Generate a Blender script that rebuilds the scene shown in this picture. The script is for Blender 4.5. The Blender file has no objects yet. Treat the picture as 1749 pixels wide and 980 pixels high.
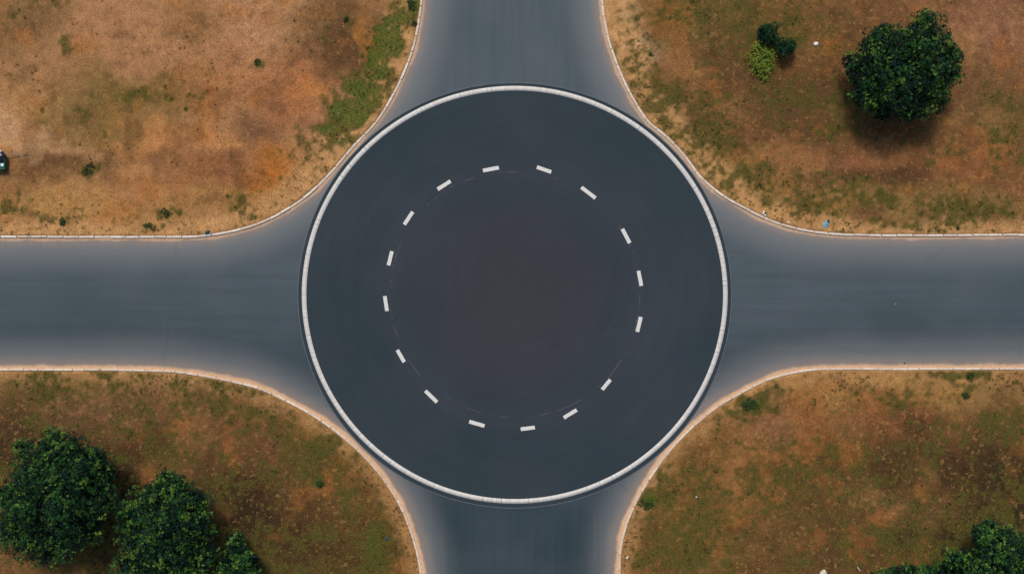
import bpy, math, random
import numpy as np
from mathutils import Vector

random.seed(7); RNG = np.random.default_rng(7)
S = 22.0                 # photo pixels per metre on the ground
CX, CY = 874.5, 490.0
H = 80.0                 # drone height
E_CAL = 1.22             # photo value = albedo * E_CAL

sc = bpy.context.scene
col = sc.collection

def W(px, py, z=0.0):
    k = (1.0 - z / H) / S
    return ((px - CX) * k, (CY - py) * k, z)

def lin(c):
    c = np.asarray(c, float) / 255.0
    return np.where(c <= 0.04045, c / 12.92, ((c + 0.055) / 1.055) ** 2.4)

def alb(c, k=1.0):
    return tuple(np.clip(lin(c) / E_CAL * k, 0, 0.86)) + (1.0,)

# ------------------------------------------------------------------ noise
def _hash(ix, iy, seed):
    n = (ix.astype(np.int64) * 374761393 + iy.astype(np.int64) * 668265263 + seed * 1442695041) & 0xffffffff
    n = ((n ^ (n >> 13)) * 1274126177) & 0xffffffff
    n = (n ^ (n >> 16)) & 0xffffffff
    return n / 4294967295.0

def vnoise(x, y, s=1.0, seed=0):
    x = np.asarray(x) / s + 517.3; y = np.asarray(y) / s + 231.7
    ix = np.floor(x); iy = np.floor(y); fx = x - ix; fy = y - iy
    fx = fx * fx * (3 - 2 * fx); fy = fy * fy * (3 - 2 * fy)
    a = _hash(ix, iy, seed); b = _hash(ix + 1, iy, seed); c = _hash(ix, iy + 1, seed); d = _hash(ix + 1, iy + 1, seed)
    return (a * (1 - fx) + b * fx) * (1 - fy) + (c * (1 - fx) + d * fx) * fy

def fbm(x, y, s=1.0, seed=0, o=4):
    t = 0; amp = 1; tot = 0
    for i in range(o):
        t = t + amp * vnoise(x, y, s / 2 ** i, seed + i * 17); tot += amp; amp *= 0.55
    return t / tot

def sstep(a, b, x):
    t = np.clip((x - a) / (b - a), 0, 1); return t * t * (3 - 2 * t)

# ------------------------------------------------------------------ object helpers
def tag(o, label=None, cat=None, group=None, kind=None):
    if label: o['label'] = label
    if cat: o['category'] = cat
    if group: o['group'] = group
    if kind: o['kind'] = kind
    return o

def mesh_obj(name, verts, faces, mat, parent=None, smooth=False, attrs=None):
    me = bpy.data.meshes.new(name)
    verts = np.asarray(verts, np.float32)
    if isinstance(faces, np.ndarray):
        n, k = faces.shape
        me.vertices.add(len(verts)); me.vertices.foreach_set('co', verts.ravel())
        me.loops.add(n * k); me.loops.foreach_set('vertex_index', faces.ravel().astype(np.int32))
        me.polygons.add(n)
        me.polygons.foreach_set('loop_start', np.arange(0, n * k, k, dtype=np.int32))
        me.update(calc_edges=True); me.validate()
    else:
        me.from_pydata([tuple(v) for v in verts.tolist()], [], faces)
    if smooth:
        me.polygons.foreach_set('use_smooth', [True] * len(me.polygons))
    for nm, arr in (attrs or {}).items():
        arr = np.asarray(arr, np.float32)
        if arr.ndim == 1:
            a = me.attributes.new(nm, 'FLOAT', 'POINT'); a.data.foreach_set('value', arr)
        else:
            a = me.attributes.new(nm, 'FLOAT_COLOR', 'POINT')
            if arr.shape[1] == 3: arr = np.hstack([arr, np.ones((len(arr), 1), np.float32)])
            a.data.foreach_set('color', arr.ravel())
    me.materials.append(mat)
    o = bpy.data.objects.new(name, me); col.objects.link(o)
    if parent: o.parent = parent
    return o

def empty(name, loc, rz=0, parent=None):
    o = bpy.data.objects.new(name, None); col.objects.link(o)
    o.location = loc; o.rotation_euler = (0, 0, rz); o.empty_display_size = 0.3
    if parent: o.parent = parent
    return o

class NT:
    """small shorthand for building node materials"""
    def __init__(s, name):
        s.m = bpy.data.materials.new(name); s.m.use_nodes = True
        s.t = s.m.node_tree; s.b = s.t.nodes['Principled BSDF']
    def n(s, typ, **kw):
        nd = s.t.nodes.new(typ)
        for k, v in kw.items():
            if hasattr(nd, k): setattr(nd, k, v)
            else: nd.inputs[k].default_value = v
        return nd
    def l(s, a, b): s.t.links.new(a, b)
    def val(s, sock, v):
        if isinstance(v, (int, float, tuple)): sock.default_value = v
        else: s.l(v, sock)
    def math(s, op, a, b=0.0, clamp=False):
        nd = s.n('ShaderNodeMath', operation=op, use_clamp=clamp)
        s.val(nd.inputs[0], a); s.val(nd.inputs[1], b); return nd.outputs[0]
    def mix(s, f, a, b, mode='MIX'):
        nd = s.n('ShaderNodeMix', data_type='RGBA', blend_type=mode)
        s.val(nd.inputs[0], f); s.val(nd.inputs[6], a); s.val(nd.inputs[7], b); return nd.outputs[2]
    def rng(s, v, a, b, c=0.0, d=1.0, smooth=False):
        nd = s.n('ShaderNodeMapRange', clamp=True)
        if smooth: nd.interpolation_type = 'SMOOTHSTEP'
        s.val(nd.inputs[0], v)
        for i, q in enumerate((a, b, c, d)): nd.inputs[i + 1].default_value = q
        return nd.outputs[0]
    def attr(s, nm): return s.n('ShaderNodeAttribute', attribute_name=nm)
    def pos(s): return s.n('ShaderNodeTexCoord').outputs['Object']
    def mapping(s, vec, sc3, rot=(0, 0, 0)):
        nd = s.n('ShaderNodeMapping'); s.l(vec, nd.inputs[0])
        nd.inputs['Scale'].default_value = sc3; nd.inputs['Rotation'].default_value = rot; return nd.outputs[0]
    def noise(s, vec, scale, detail=4, rough=0.55):
        nd = s.n('ShaderNodeTexNoise'); s.l(vec, nd.inputs['Vector'])
        nd.inputs['Scale'].default_value = scale; nd.inputs['Detail'].default_value = detail
        nd.inputs['Roughness'].default_value = rough; return nd.outputs['Fac']
    def bump(s, h, dist, strength=1.0):
        nd = s.n('ShaderNodeBump'); s.l(h, nd.inputs['Height'])
        nd.inputs['Distance'].default_value = dist; nd.inputs['Strength'].default_value = strength
        s.l(nd.outputs[0], s.b.inputs['Normal'])
    def base(s, c): s.val(s.b.inputs['Base Color'], c)
    def rough(s, r, spec=0.3):
        s.val(s.b.inputs['Roughness'], r); s.b.inputs['Specular IOR Level'].default_value = spec

def simple_mat(name, rgb, rough=0.7, var=0.12, scale=6.0, spec=0.3):
    k = NT(name); p = k.pos()
    n = k.noise(p, scale, 4); f = k.rng(n, 0.3, 0.7, 1 - var, 1 + var)
    c = k.n('ShaderNodeVectorMath', operation='SCALE'); c.inputs[0].default_value = rgb[:3]
    k.l(f, c.inputs['Scale']); k.l(c.outputs[0], k.b.inputs['Base Color']); k.rough(rough, spec)
    k.bump(n, 0.01, 0.5)
    return k.m

# ------------------------------------------------------------------ roundabout & kerb lines (traced from the photo)
RC = (879.2, 503.3); RX, RY = 364.0, 356.5            # outer edge of the white ring, px
FAR = 26000
K_NW = [(-FAR, 406), (-3000, 406), (-200, 406), (0, 406), (150, 406.5), (300, 406.5), (340, 405.5), (366, 402.5), (400, 396), (440, 384.5), (483, 364), (526, 335), (566, 297), (608, 253), (644, 210), (671, 167), (693, 122), (709, 77), (718, 32), (722, 0), (724.5, -60), (725, -300), (725, -3000), (725, -FAR)]
K_NE = [(1023, -FAR), (1023, -3000), (1023, -300), (1023.5, -60), (1026, 0), (1029.5, 30), (1038.5, 73), (1057, 124), (1078, 167), (1105, 210), (1130, 242), (1160, 272), (1193, 304), (1231, 334), (1275, 359.5), (1315, 378), (1355, 391), (1398, 399), (1440, 402.5), (1526, 404), (1749, 403), (2000, 403), (4000, 403), (FAR, 403)]
K_SE = [(FAR, 628), (4000, 628), (2000, 628), (1749, 628), (1514, 628.5), (1432, 628.5), (1390, 629.5), (1350, 636), (1310, 647), (1269, 667), (1230, 689), (1198, 713), (1154, 755), (1120, 798), (1090, 846), (1068.5, 894), (1059, 933), (1056, 980), (1055, 1060), (1055, 1300), (1055, 4000), (1055, FAR)]
K_SW = [(722, FAR), (722, 4000), (722, 1300), (722, 1060), (720, 975), (713, 938), (703, 905), (684, 860), (650, 808), (611, 766), (568.5, 730), (526, 702), (483, 679.5), (449, 663.5), (408, 652), (367, 643.5), (328, 637), (290, 632.5), (245, 631), (200, 630), (0, 629.5), (-200, 629.5), (-3000, 629.5), (-FAR, 629.5)]

def refine(pts):
    """push clear of the roundabout disc, Catmull-Rom and resample"""
    q = []
    for x, y in pts:
        dx, dy = (x - RC[0]) / (RX + 12), (y - RC[1]) / (RY + 12)
        r = math.hypot(dx, dy)
        if r < 1: x = RC[0] + (x - RC[0]) / r; y = RC[1] + (y - RC[1]) / r
        q.append(((x - CX) / S, (CY - y) / S))
    q = np.array(q); out = []
    for i in range(len(q) - 1):
        p1, p2 = q[i], q[i + 1]
        L = np.linalg.norm(p2 - p1)
        if L > 60 or i == 0 or i == len(q) - 2:
            out.append(p1[None]); continue
        p0, p3 = q[i - 1], q[i + 2]
        p0 = p1 + (p0 - p1) * min(1, L / np.linalg.norm(p0 - p1)); p3 = p2 + (p3 - p2) * min(1, L / np.linalg.norm(p3 - p2))
        n = max(2, int(L / 0.25)); t = np.linspace(0, 1, n, endpoint=False)[:, None]
        out.append(0.5 * ((2 * p1) + (-p0 + p2) * t + (2 * p0 - 5 * p1 + 4 * p2 - p3) * t ** 2 + (-p0 + 3 * p1 - 3 * p2 + p3) * t ** 3))
    out.append(q[-1][None])
    return np.vstack(out)

KC = [refine(k) for k in (K_NW, K_NE, K_SE, K_SW)]      # each runs with the verge on its left

def dist_field(X, Y):
    """distance to the nearest kerb line, + inside the verge, - on the road"""
    X = np.asarray(X); Y = np.asarray(Y); best = np.full(X.shape, 1e9); sign = np.ones(X.shape)
    for c in KC:
        a = c[:-1]; d = c[1:] - a; L2 = (d ** 2).sum(1)
        step = 20000
        xf, yf = X.ravel(), Y.ravel(); bf = best.ravel(); sf = sign.ravel()
        for s0 in range(0, len(xf), step):
            x = xf[s0:s0 + step, None]; y = yf[s0:s0 + step, None]
            t = np.clip(((x - a[:, 0]) * d[:, 0] + (y - a[:, 1]) * d[:, 1]) / L2, 0, 1)
            ex = x - a[:, 0] - t * d[:, 0]; ey = y - a[:, 1] - t * d[:, 1]
            D = ex * ex + ey * ey; j = D.argmin(1); dd = np.sqrt(D[np.arange(len(j)), j])
            cr = d[j, 0] * ey[np.arange(len(j)), j] - d[j, 1] * ex[np.arange(len(j)), j]
            b = bf[s0:s0 + step]; sg = sf[s0:s0 + step]
            m = dd < b; b[m] = dd[m]; sg[m] = np.where(cr[m] > 0, 1, -1)
    return best * sign

# which quadrants lie left of their kerb?  check one point of each
def axis(lo, hi, step, far, n=26):
    mid = np.arange(lo, hi + step / 2, step)
    g = np.geomspace(step, far, n); g = np.cumsum(g) * (far / np.cumsum(g)[-1]); g[0] = max(g[0], step)
    return np.concatenate([(lo - g)[::-1], mid, hi + g])

GS = 0.125
gx = axis(-42, 42, GS, 1150); gy = axis(-24.5, 24.5, GS, 1150)
GXX, GYY = np.meshgrid(gx, gy)
# the fine area's distances are worked out at half resolution and interpolated
def dist_grid(gx, gy):
    def thin(g):
        return np.unique(np.concatenate([g[::2], g[-1:]]))
    cx, cy = thin(gx), thin(gy)
    A, B = np.meshgrid(cx, cy); D = dist_field(A, B)
    T = np.array([np.interp(gx, cx, row) for row in D])
    return np.array([np.interp(gy, cy, T[:, i]) for i in range(T.shape[1])]).T
GD = dist_grid(gx, gy)

# ------------------------------------------------------------------ soil colour patches, some of them painted tree shade (px, py, rx, ry, rgb in the photo, weight)
SOIL_AND_SHADE = [
 (1350,60,330,60,(112,86,46),.45),(1330,230,140,60,(104,76,44),.45),(1580,220,170,80,(106,76,46),.5),(1450,890,330,110,(96,70,40),.55),(1660,820,140,140,(72,54,34),.6),(420,860,180,120,(108,76,46),.4),(250,760,240,60,(112,78,50),.4),(600,900,90,110,(112,84,42),.5),
 (70,210,110,60,(188,142,106),.8),(0,230,60,60,(190,144,108),.6),(230,60,130,70,(172,122,88),.7),(50,30,80,45,(122,90,58),.7),
 (190,180,130,60,(122,94,50),.65),(250,165,100,30,(100,86,42),.6),(150,230,60,30,(116,90,48),.6),(310,250,130,28,(190,128,80),.65),
 (470,300,48,36,(178,108,46),.8),(350,305,90,28,(134,82,56),.7),(90,290,100,20,(102,70,46),.8),(450,235,45,32,(108,76,58),.7),
 (575,70,60,60,(96,68,44),.85),(500,160,60,60,(154,94,62),.6),(620,20,60,25,(120,84,54),.7),(525,150,25,20,(196,126,72),.6),
 (430,40,60,50,(182,132,98),.7),(350,30,50,40,(140,98,60),.5),(130,350,230,40,(172,126,76),.7),(400,350,120,26,(158,112,68),.7),
 (350,150,70,40,(160,106,68),.6),(420,130,50,60,(168,112,76),.5),(240,320,60,25,(172,120,80),.6),(90,140,60,30,(150,108,74),.5),(620,60,20,40,(176,116,60),.6),
 (1085,60,45,60,(196,156,118),.9),(1058,20,35,40,(190,150,110),.8),(1230,25,130,40,(112,88,46),.7),(1170,130,38,45,(158,106,68),.8),
 (1195,175,55,45,(118,76,50),.75),(1130,180,40,45,(122,100,54),.6),(1185,240,60,36,(110,90,46),.7),(1290,220,70,45,(134,84,56),.7),
 (1230,190,60,40,(112,74,46),.6),(1330,130,90,45,(92,70,40),.6),(1430,270,130,36,(152,98,66),.75),(1420,205,110,36,(100,70,44),.6),(1690,50,90,60,(162,110,80),.75),
 (1680,150,60,60,(134,94,62),.6),(1725,230,45,70,(116,88,52),.6),(1620,290,120,35,(152,94,58),.7),(1500,305,100,22,(98,68,44),.7),
 (1500,350,330,26,(142,108,62),.7),(1640,370,120,20,(156,114,70),.5),(1580,20,120,22,(138,92,62),.6),(1400,95,70,40,(128,86,52),.5),(1250,280,40,30,(150,108,58),.6),(1360,360,60,25,(150,108,58),.6),(1540,170,130,80,(92,64,40),.4),
 (130,650,280,22,(156,116,68),.75),(60,660,50,26,(88,74,36),.7),(160,700,120,30,(156,110,76),.8),(50,722,60,26,(98,70,42),.7),
 (300,690,100,35,(140,98,62),.6),(250,765,150,40,(124,82,52),.7),(400,790,110,60,(136,90,58),.7),(480,900,80,60,(116,80,46),.6),
 (600,780,50,60,(138,92,44),.6),(530,790,50,50,(96,80,38),.6),(580,940,110,40,(96,72,36),.7),(640,920,40,60,(96,78,36),.5),(120,860,260,130,(52,42,28),.85),  # last patch: shade of the lower left trees painted into the soil
 (560,730,50,26,(142,104,50),.6),(660,840,22,40,(130,92,50),.6),(320,920,190,90,(56,44,29),.8),(440,690,60,20,(140,104,58),.5),  # darkest patch: painted shade under and beside the second lower left tree
 (1480,668,240,28,(178,128,74),.8),(1290,692,45,24,(80,66,34),.7),(1315,735,55,36,(142,98,72),.75),(1270,800,50,80,(172,114,66),.75),
 (1720,670,60,30,(150,112,68),.6),(1560,722,110,26,(140,84,56),.7),(1450,800,130,65,(98,74,38),.75),(1620,790,110,60,(82,58,36),.75),
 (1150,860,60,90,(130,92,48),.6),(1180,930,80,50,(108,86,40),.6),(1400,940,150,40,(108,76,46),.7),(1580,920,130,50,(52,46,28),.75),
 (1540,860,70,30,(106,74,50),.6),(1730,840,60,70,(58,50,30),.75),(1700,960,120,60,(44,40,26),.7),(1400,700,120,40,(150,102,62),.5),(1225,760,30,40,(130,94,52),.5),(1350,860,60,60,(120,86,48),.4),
]
GREEN = [
 (668,45,28,26,.95),(688,18,28,24,.85),(672,78,26,24,.95),(640,60,20,20,.7),(1300,60,110,40,.4),(1440,190,80,40,.35),(1200,200,70,60,.4),(1600,350,160,30,.35),(1450,320,90,24,.3),(110,680,120,30,.3),(320,680,120,40,.3),(460,780,80,60,.28),(600,850,60,80,.4),(560,720,30,24,.35),(200,850,230,120,.42),(420,930,120,50,.45),(1200,880,100,70,.35),(1400,830,160,80,.4),(1650,890,120,70,.5),(1650,760,110,40,.3),  # wide cover round the lower left trees also deepens their painted shade
 (250,165,90,24,.55),(170,205,70,20,.42),(117,85,24,14,.6),(440,104,12,8,.75),(150,292,16,12,.7),(25,345,48,34,.55),(80,375,50,14,.5),(285,360,36,14,.55),(255,385,20,10,.5),
 (418,352,38,18,.55),(590,35,12,14,.7),(545,60,20,30,.45),(652,70,26,40,.85),(640,110,34,44,.95),(615,150,38,38,1.0),(597,190,36,34,1.0),(556,222,26,20,.95),(530,262,40,22,.6),(578,250,30,16,.75),
 (704,8,14,14,.9),(706,38,9,12,.8),(700,62,9,10,.6),(555,345,20,12,.4),(405,145,16,10,.45),(330,120,30,14,.35),(520,245,34,24,.5),(40,10,60,20,.35),
 (1200,20,120,34,.42),(1130,180,50,45,.42),(1190,240,70,44,.55),(1300,95,55,60,.5),(1340,170,90,50,.4),(1265,305,60,26,.55),(1220,120,30,60,.3),
 (1720,225,45,60,.42),(1480,345,60,20,.5),(1640,365,120,18,.5),(1560,385,80,8,.45),(1360,350,60,20,.45),(1380,20,60,26,.4),(1100,95,40,30,.2),(1600,260,60,30,.3),
 (65,660,46,24,.6),(170,660,60,20,.42),(60,715,50,20,.5),(210,720,60,20,.35),(380,695,60,22,.5),(455,720,40,30,.5),(400,660,60,12,.35),(530,785,45,36,.6),(548,826,14,12,1.0),(490,750,30,40,.45),
 (630,930,30,50,.75),(640,880,22,30,.45),(570,900,40,24,.4),(330,760,40,14,.4),(440,800,26,40,.35),(575,960,60,20,.4),(500,970,80,20,.35),
 (1288,690,42,22,.75),(1105,860,18,18,.95),(1120,800,22,30,.35),(1180,930,70,50,.55),(1150,965,50,20,.6),(1655,640,60,10,.75),(1650,665,18,14,.6),(1715,725,60,26,.6),(1690,745,60,16,.5),(1400,640,50,8,.3),
 (1430,790,100,50,.42),(1560,930,130,44,.62),(1280,790,16,20,.3),(1370,940,60,30,.4),(1720,860,50,50,.55),(1500,690,80,20,.3),(1230,720,26,16,.5),(1580,800,60,30,.35),(1290,950,50,24,.35),(1350,760,30,20,.35),
]
BASE = {'NW': (172,124,88), 'NE': (130,88,56), 'SW': (124,84,52), 'SE': (138,94,54)}

def soil_fields(X, Y, D):
    """soil base colour (linear albedo, painted tree shade included) and green cover at world points"""
    wx = X + (fbm(X, Y, 3.2, 3) - .5) * 5.0; wy = Y + (fbm(X, Y, 3.2, 41) - .5) * 4.0
    px = wx * S + CX; py = CY - wy * S
    fx = sstep(-2, 2, X)[..., None]; fy = sstep(-2, 2, Y)[..., None]
    c = (lin(BASE['NW']) * (1 - fx) + lin(BASE['NE']) * fx) * fy + (lin(BASE['SW']) * (1 - fx) + lin(BASE['SE']) * fx) * (1 - fy)
    for (bx, by, rx, ry, rgb, w) in SOIL_AND_SHADE:
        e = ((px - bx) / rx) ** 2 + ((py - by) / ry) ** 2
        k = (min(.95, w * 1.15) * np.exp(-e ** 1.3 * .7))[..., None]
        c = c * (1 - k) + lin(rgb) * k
    # streaky dust and wash of many sizes
    n1 = fbm(X, Y, 6, 77, 5); n2 = fbm(X, Y, 1.6, 99, 4)
    k = (sstep(.54, .74, n1) * .35)[..., None]; c = c * (1 - k) + lin((172, 122, 72)) * k
    k = (sstep(.55, .75, n2) * .35)[..., None]; c = c * (1 - k) + lin((84, 58, 36)) * k
    n3 = fbm(X, Y, 2.3, 311, 4); k = (sstep(.56, .74, n3) * .35)[..., None]; c = c * (1 - k) + lin((176, 108, 56)) * k
    m_ = lin((136, 94, 60)); c = m_ * (c / m_) ** 1.15
    nwk = (sstep(4, -4, X) * sstep(-2, 3, Y))[..., None]; c = c * (np.array([.91, .95, .92]) * (1 - nwk) + np.array([1.0, 1.0, .86]) * nwk)
    # pale trampled verge beside the kerb
    top = sstep(-3, 3, Y); n4 = fbm(X, Y, 1.2, 21, 4)
    wd = (0.9 + 1.5 * n4) * (.55 + .8 * top * sstep(30, 8, np.abs(X)))
    k = (sstep(wd + .9, wd - .5, D) * (.5 + .35 * top))[..., None]
    c = c * (1 - k) + lin((200, 150, 96)) * k
    g = np.zeros(X.shape)
    pxg = px * .5 + (X * S + CX) * .5; pyg = py * .5 + (CY - Y * S) * .5
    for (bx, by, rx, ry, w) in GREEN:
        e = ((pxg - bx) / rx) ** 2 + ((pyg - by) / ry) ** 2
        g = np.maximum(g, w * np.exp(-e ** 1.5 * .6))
    nf = fbm(X, Y, .9, 5, 4); nl = fbm(X, Y, 4.0, 8, 3)
    n9 = fbm(X, Y, .35, 15, 3)
    lush = sstep(.55, .95, g) * (.35 + .65 * sstep(.35, .55, n9 * .5 + nf * .5))
    g = np.minimum(g, np.where((X > -18) & (X < -6) & (Y > 9), .90, .84))
    g = g + (nf - .5) * 1.0 + (nl - .5) * .40 + (n9 - .5) * 1.15
    g = g + .13 * (1 - nwk[..., 0]) + .10 * sstep(5, 1, D) * (1 - .6 * nwk[..., 0])
    g = sstep(.20, 1.0, g)
    g = g * sstep(.12, .3, D)
    return c * 1.10 / E_CAL, g, lush

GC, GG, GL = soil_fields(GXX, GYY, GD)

# ------------------------------------------------------------------ ground sheet
inside = sstep(-.03, .15, GD - 0.06)                    # drops below the road behind the kerb
relief = (fbm(GXX, GYY, .8, 61, 3) - .5) * .07 * sstep(.1, .8, GD) + (fbm(GXX, GYY, 9, 62, 3) - .5) * .35 * sstep(1, 6, GD)
spill = sstep(.50, .72, fbm(GXX, GYY, .9, 90, 3)) * sstep(.9, .2, GD) * .085
GZ = -0.30 * (1 - inside) + inside * (0.085 + relief + spill)
ny, nx = GXX.shape
idx = np.arange(nx * ny).reshape(ny, nx)
quads = np.stack([idx[:-1, :-1], idx[:-1, 1:], idx[1:, 1:], idx[1:, :-1]], -1).reshape(-1, 4)

k = NT('soil'); p = k.pos()
soil = k.attr('soil').outputs['Color']; grn = k.attr('green').outputs['Fac']
nA = k.noise(p, 1.3, 8, .68); nB = k.noise(p, 8.5, 5, .78); nC = k.noise(p, 3.0, 4, .6)
f1 = k.rng(nA, .3, .7, .72, 1.28); f2 = k.rng(nB, .30, .70, .50, 1.55)
ff = k.math('MULTIPLY', f1, f2)
sv = k.n('ShaderNodeVectorMath', operation='SCALE'); k.l(soil, sv.inputs[0]); k.l(ff, sv.inputs['Scale'])
c0 = sv.outputs[0]
# straw-coloured and reddish mottling
c1 = k.mix(k.rng(nC, .55, .68, 0, .45, True), c0, alb((190, 146, 84)))
nR = k.noise(k.mapping(p, (1, 1, 1), (0, 0, .8)), 4.3, 4, .65)
c1 = k.mix(k.rng(nR, .58, .7, 0, .18, True), c1, alb((152, 88, 46)))
vor = k.n('ShaderNodeTexVoronoi'); k.l(p, vor.inputs['Vector']); vor.inputs['Scale'].default_value = 6.5
vs = k.rng(vor.outputs['Distance'], .12, .32, 1, 0); vc = k.n('ShaderNodeSeparateColor'); k.l(vor.outputs['Color'], vc.inputs[0])
vm = k.math('MULTIPLY', vs, k.rng(k.math('ADD', vc.outputs[0], k.math('SUBTRACT', k.noise(p, .35, 4, .6), .5)), .60, .68, 0, .30)); vm = k.math('MULTIPLY', vm, k.math('SUBTRACT', 1.0, grn))
c1 = k.mix(vm, c1, k.mix(.55, alb((222, 172, 128)), c1))
dk = k.noise(p, 6.0, 6, .75); c1 = k.mix(k.rng(dk, .60, .70, 0, .55, True), c1, alb((70, 48, 34)))
gcol = k.mix(k.rng(nB, .35, .65), alb((62, 62, 28)), alb((116, 104, 48)))
gcol = k.mix(k.attr('lush').outputs['Fac'], gcol, k.mix(k.rng(nB, .35, .65), alb((54, 80, 22)), alb((102, 120, 42))))
gm = k.math('MULTIPLY', k.rng(k.math('ADD', grn, k.math('MULTIPLY', k.math('SUBTRACT', nB, .5), 1.3)), .1, .8), .88)
c2 = k.mix(gm, c1, gcol)
k.base(c2); k.rough(.95, .1)
hh = k.math('ADD', k.math('MULTIPLY', nB, .5), k.math('MULTIPLY', dk, -.4))
k.bump(hh, .12, .8)
MAT_SOIL = k.m
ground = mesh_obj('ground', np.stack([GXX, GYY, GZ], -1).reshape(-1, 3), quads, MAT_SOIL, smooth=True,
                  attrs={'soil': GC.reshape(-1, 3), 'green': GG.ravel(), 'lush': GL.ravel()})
tag(ground, 'red brown dry soil and patchy grass filling the corners between the roads', None, kind='structure')

# ------------------------------------------------------------------ road sheet
rx_ = axis(-44, 44, .25, 1140, 22); ry_ = axis(-26, 26, .25, 1140, 22)
RXX, RYY = np.meshgrid(rx_, ry_); RD = -dist_grid(rx_, ry_)
ry0, rx0 = RXX.shape; ri = np.arange(rx0 * ry0).reshape(ry0, rx0)
rq = np.stack([ri[:-1, :-1], ri[:-1, 1:], ri[1:, 1:], ri[1:, :-1]], -1).reshape(-1, 4)
keep = (RD.ravel()[rq] > -1.2).any(1); rq = rq[keep]
used = np.unique(rq); remap = -np.ones(rx0 * ry0, int); remap[used] = np.arange(len(used))
rverts = np.stack([RXX, RYY, np.zeros_like(RXX)], -1).reshape(-1, 3)[used]
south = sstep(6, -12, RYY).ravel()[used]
k = NT('road_asphalt'); p = k.pos(); d = k.attr('edge').outputs['Fac']; so = k.attr('south').outputs['Fac']
sep = k.n('ShaderNodeSeparateXYZ'); k.l(p, sep.inputs[0])
ax = k.math('ABSOLUTE', sep.outputs[0]); ay = k.math('ABSOLUTE', sep.outputs[1])
hor = k.rng(k.math('SUBTRACT', ax, ay), -3, 3)          # 1 on the east-west arms
sH = k.noise(k.mapping(p, (.035, 1.1, 1)), 1.6, 5, .6); sV = k.noise(k.mapping(p, (1.1, .035, 1)), 1.6, 5, .6)
st = k.n('ShaderNodeMix', data_type='FLOAT'); k.l(hor, st.inputs[0]); k.l(sV, st.inputs[2]); k.l(sH, st.inputs[3]); st = st.outputs[0]
big = k.noise(p, .16, 4, .5); fine = k.noise(p, 14, 3, .7)
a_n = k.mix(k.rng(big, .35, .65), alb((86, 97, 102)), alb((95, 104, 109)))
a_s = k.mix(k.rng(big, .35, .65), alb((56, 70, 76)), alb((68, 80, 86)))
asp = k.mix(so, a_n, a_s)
mul = k.math('MULTIPLY', k.rng(st, .3, .7, .91, 1.08), k.rng(fine, .3, .7, .95, 1.05))
sv = k.n('ShaderNodeVectorMath', operation='SCALE'); k.l(asp, sv.inputs[0]); k.l(mul, sv.inputs['Scale']); c = sv.outputs[0]
dw = k.math('ADD', d, k.math('MULTIPLY', k.math('SUBTRACT', st, .5), 1.3))
c = k.mix(k.rng(dw, 0.1, 3.4, .70, 0, True), c, alb((138, 138, 137)))     # washed grey, dusty margins
wob = k.noise(p, .5, 5, .6); wob2 = k.noise(p, 5, 4, .7)
d2 = k.math('ADD', d, k.math('ADD', k.math('MULTIPLY', k.math('SUBTRACT', wob, .5), .6), k.math('MULTIPLY', k.math('SUBTRACT', wob2, .5), .25)))
wid_n = k.rng(d2, .2, 1.0, .6, 0, True); wid_s = k.rng(d2, .2, 1.4, .65, 0, True)
wm = k.n('ShaderNodeMix', data_type='FLOAT'); k.l(so, wm.inputs[0]); k.l(wid_n, wm.inputs[2]); k.l(wid_s, wm.inputs[3])
c = k.mix(k.math('MULTIPLY', wm.outputs[0], .55), c, alb((186, 154, 130)))
core_n = k.rng(d2, .08, .32, .7, 0, True); core_s = k.rng(d2, .14, .42, 1, 0, True)
cm = k.n('ShaderNodeMix', data_type='FLOAT'); k.l(so, cm.inputs[0]); k.l(core_n, cm.inputs[2]); k.l(core_s, cm.inputs[3])
c = k.mix(cm.outputs[0], c, k.mix(k.rng(wob2, .35, .65), alb((222, 170, 126)), alb((244, 206, 166))))
# thin long cracks
ck = k.n('ShaderNodeTexVoronoi', feature='DISTANCE_TO_EDGE'); k.l(k.mapping(k.pos(), (.16, .05, 1), (0, 0, .1)), ck.inputs['Vector']); ck.inputs['Scale'].default_value = 1.0
cn = k.math('ADD', ck.outputs['Distance'], k.math('MULTIPLY', k.math('SUBTRACT', k.noise(p, .9, 4, .6), .5), .03))
ckm = k.math('MULTIPLY', k.rng(k.math('ABSOLUTE', cn), 0, .003, .18, 0), k.rng(big, .45, .55))
c = k.mix(ckm, c, alb((52, 60, 68)))
k.base(c); k.rough(.9, .15); k.bump(fine, .004, .5)
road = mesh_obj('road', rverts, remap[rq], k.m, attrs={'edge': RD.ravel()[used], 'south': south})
tag(road, 'worn blue grey asphalt of the four roads meeting at the roundabout', kind='structure')

# ------------------------------------------------------------------ roundabout disc, seam line, ring, dashes
def ell(rpx_off, n, frac=None):
    t = np.linspace(0, 2 * np.pi, n, endpoint=False)
    cx, cy, _ = W(*RC)
    return np.stack([cx + (RX + rpx_off) / S * np.cos(t), cy + (RY + rpx_off) / S * np.sin(t)], -1)

def band(name, r0, r1, z0, z1, mat, parent=None, n=360):
    """raised band between two offsets of the ring outline"""
    A, B = ell(r0, n), ell(r1, n); v = []
    for P, z in ((A, z0), (A, z1), (B, z1), (B, z0)):
        v.append(np.hstack([P, np.full((n, 1), z)]))
    v = np.vstack(v); i = np.arange(n); j = (i + 1) % n; f = []
    for a, b in ((0, 1), (1, 2), (2, 3)):
        f.append(np.stack([a * n + i, a * n + j, b * n + j, b * n + i], -1)[:, ::-1])
    return mesh_obj(name, v, np.vstack(f), mat, parent)

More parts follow.
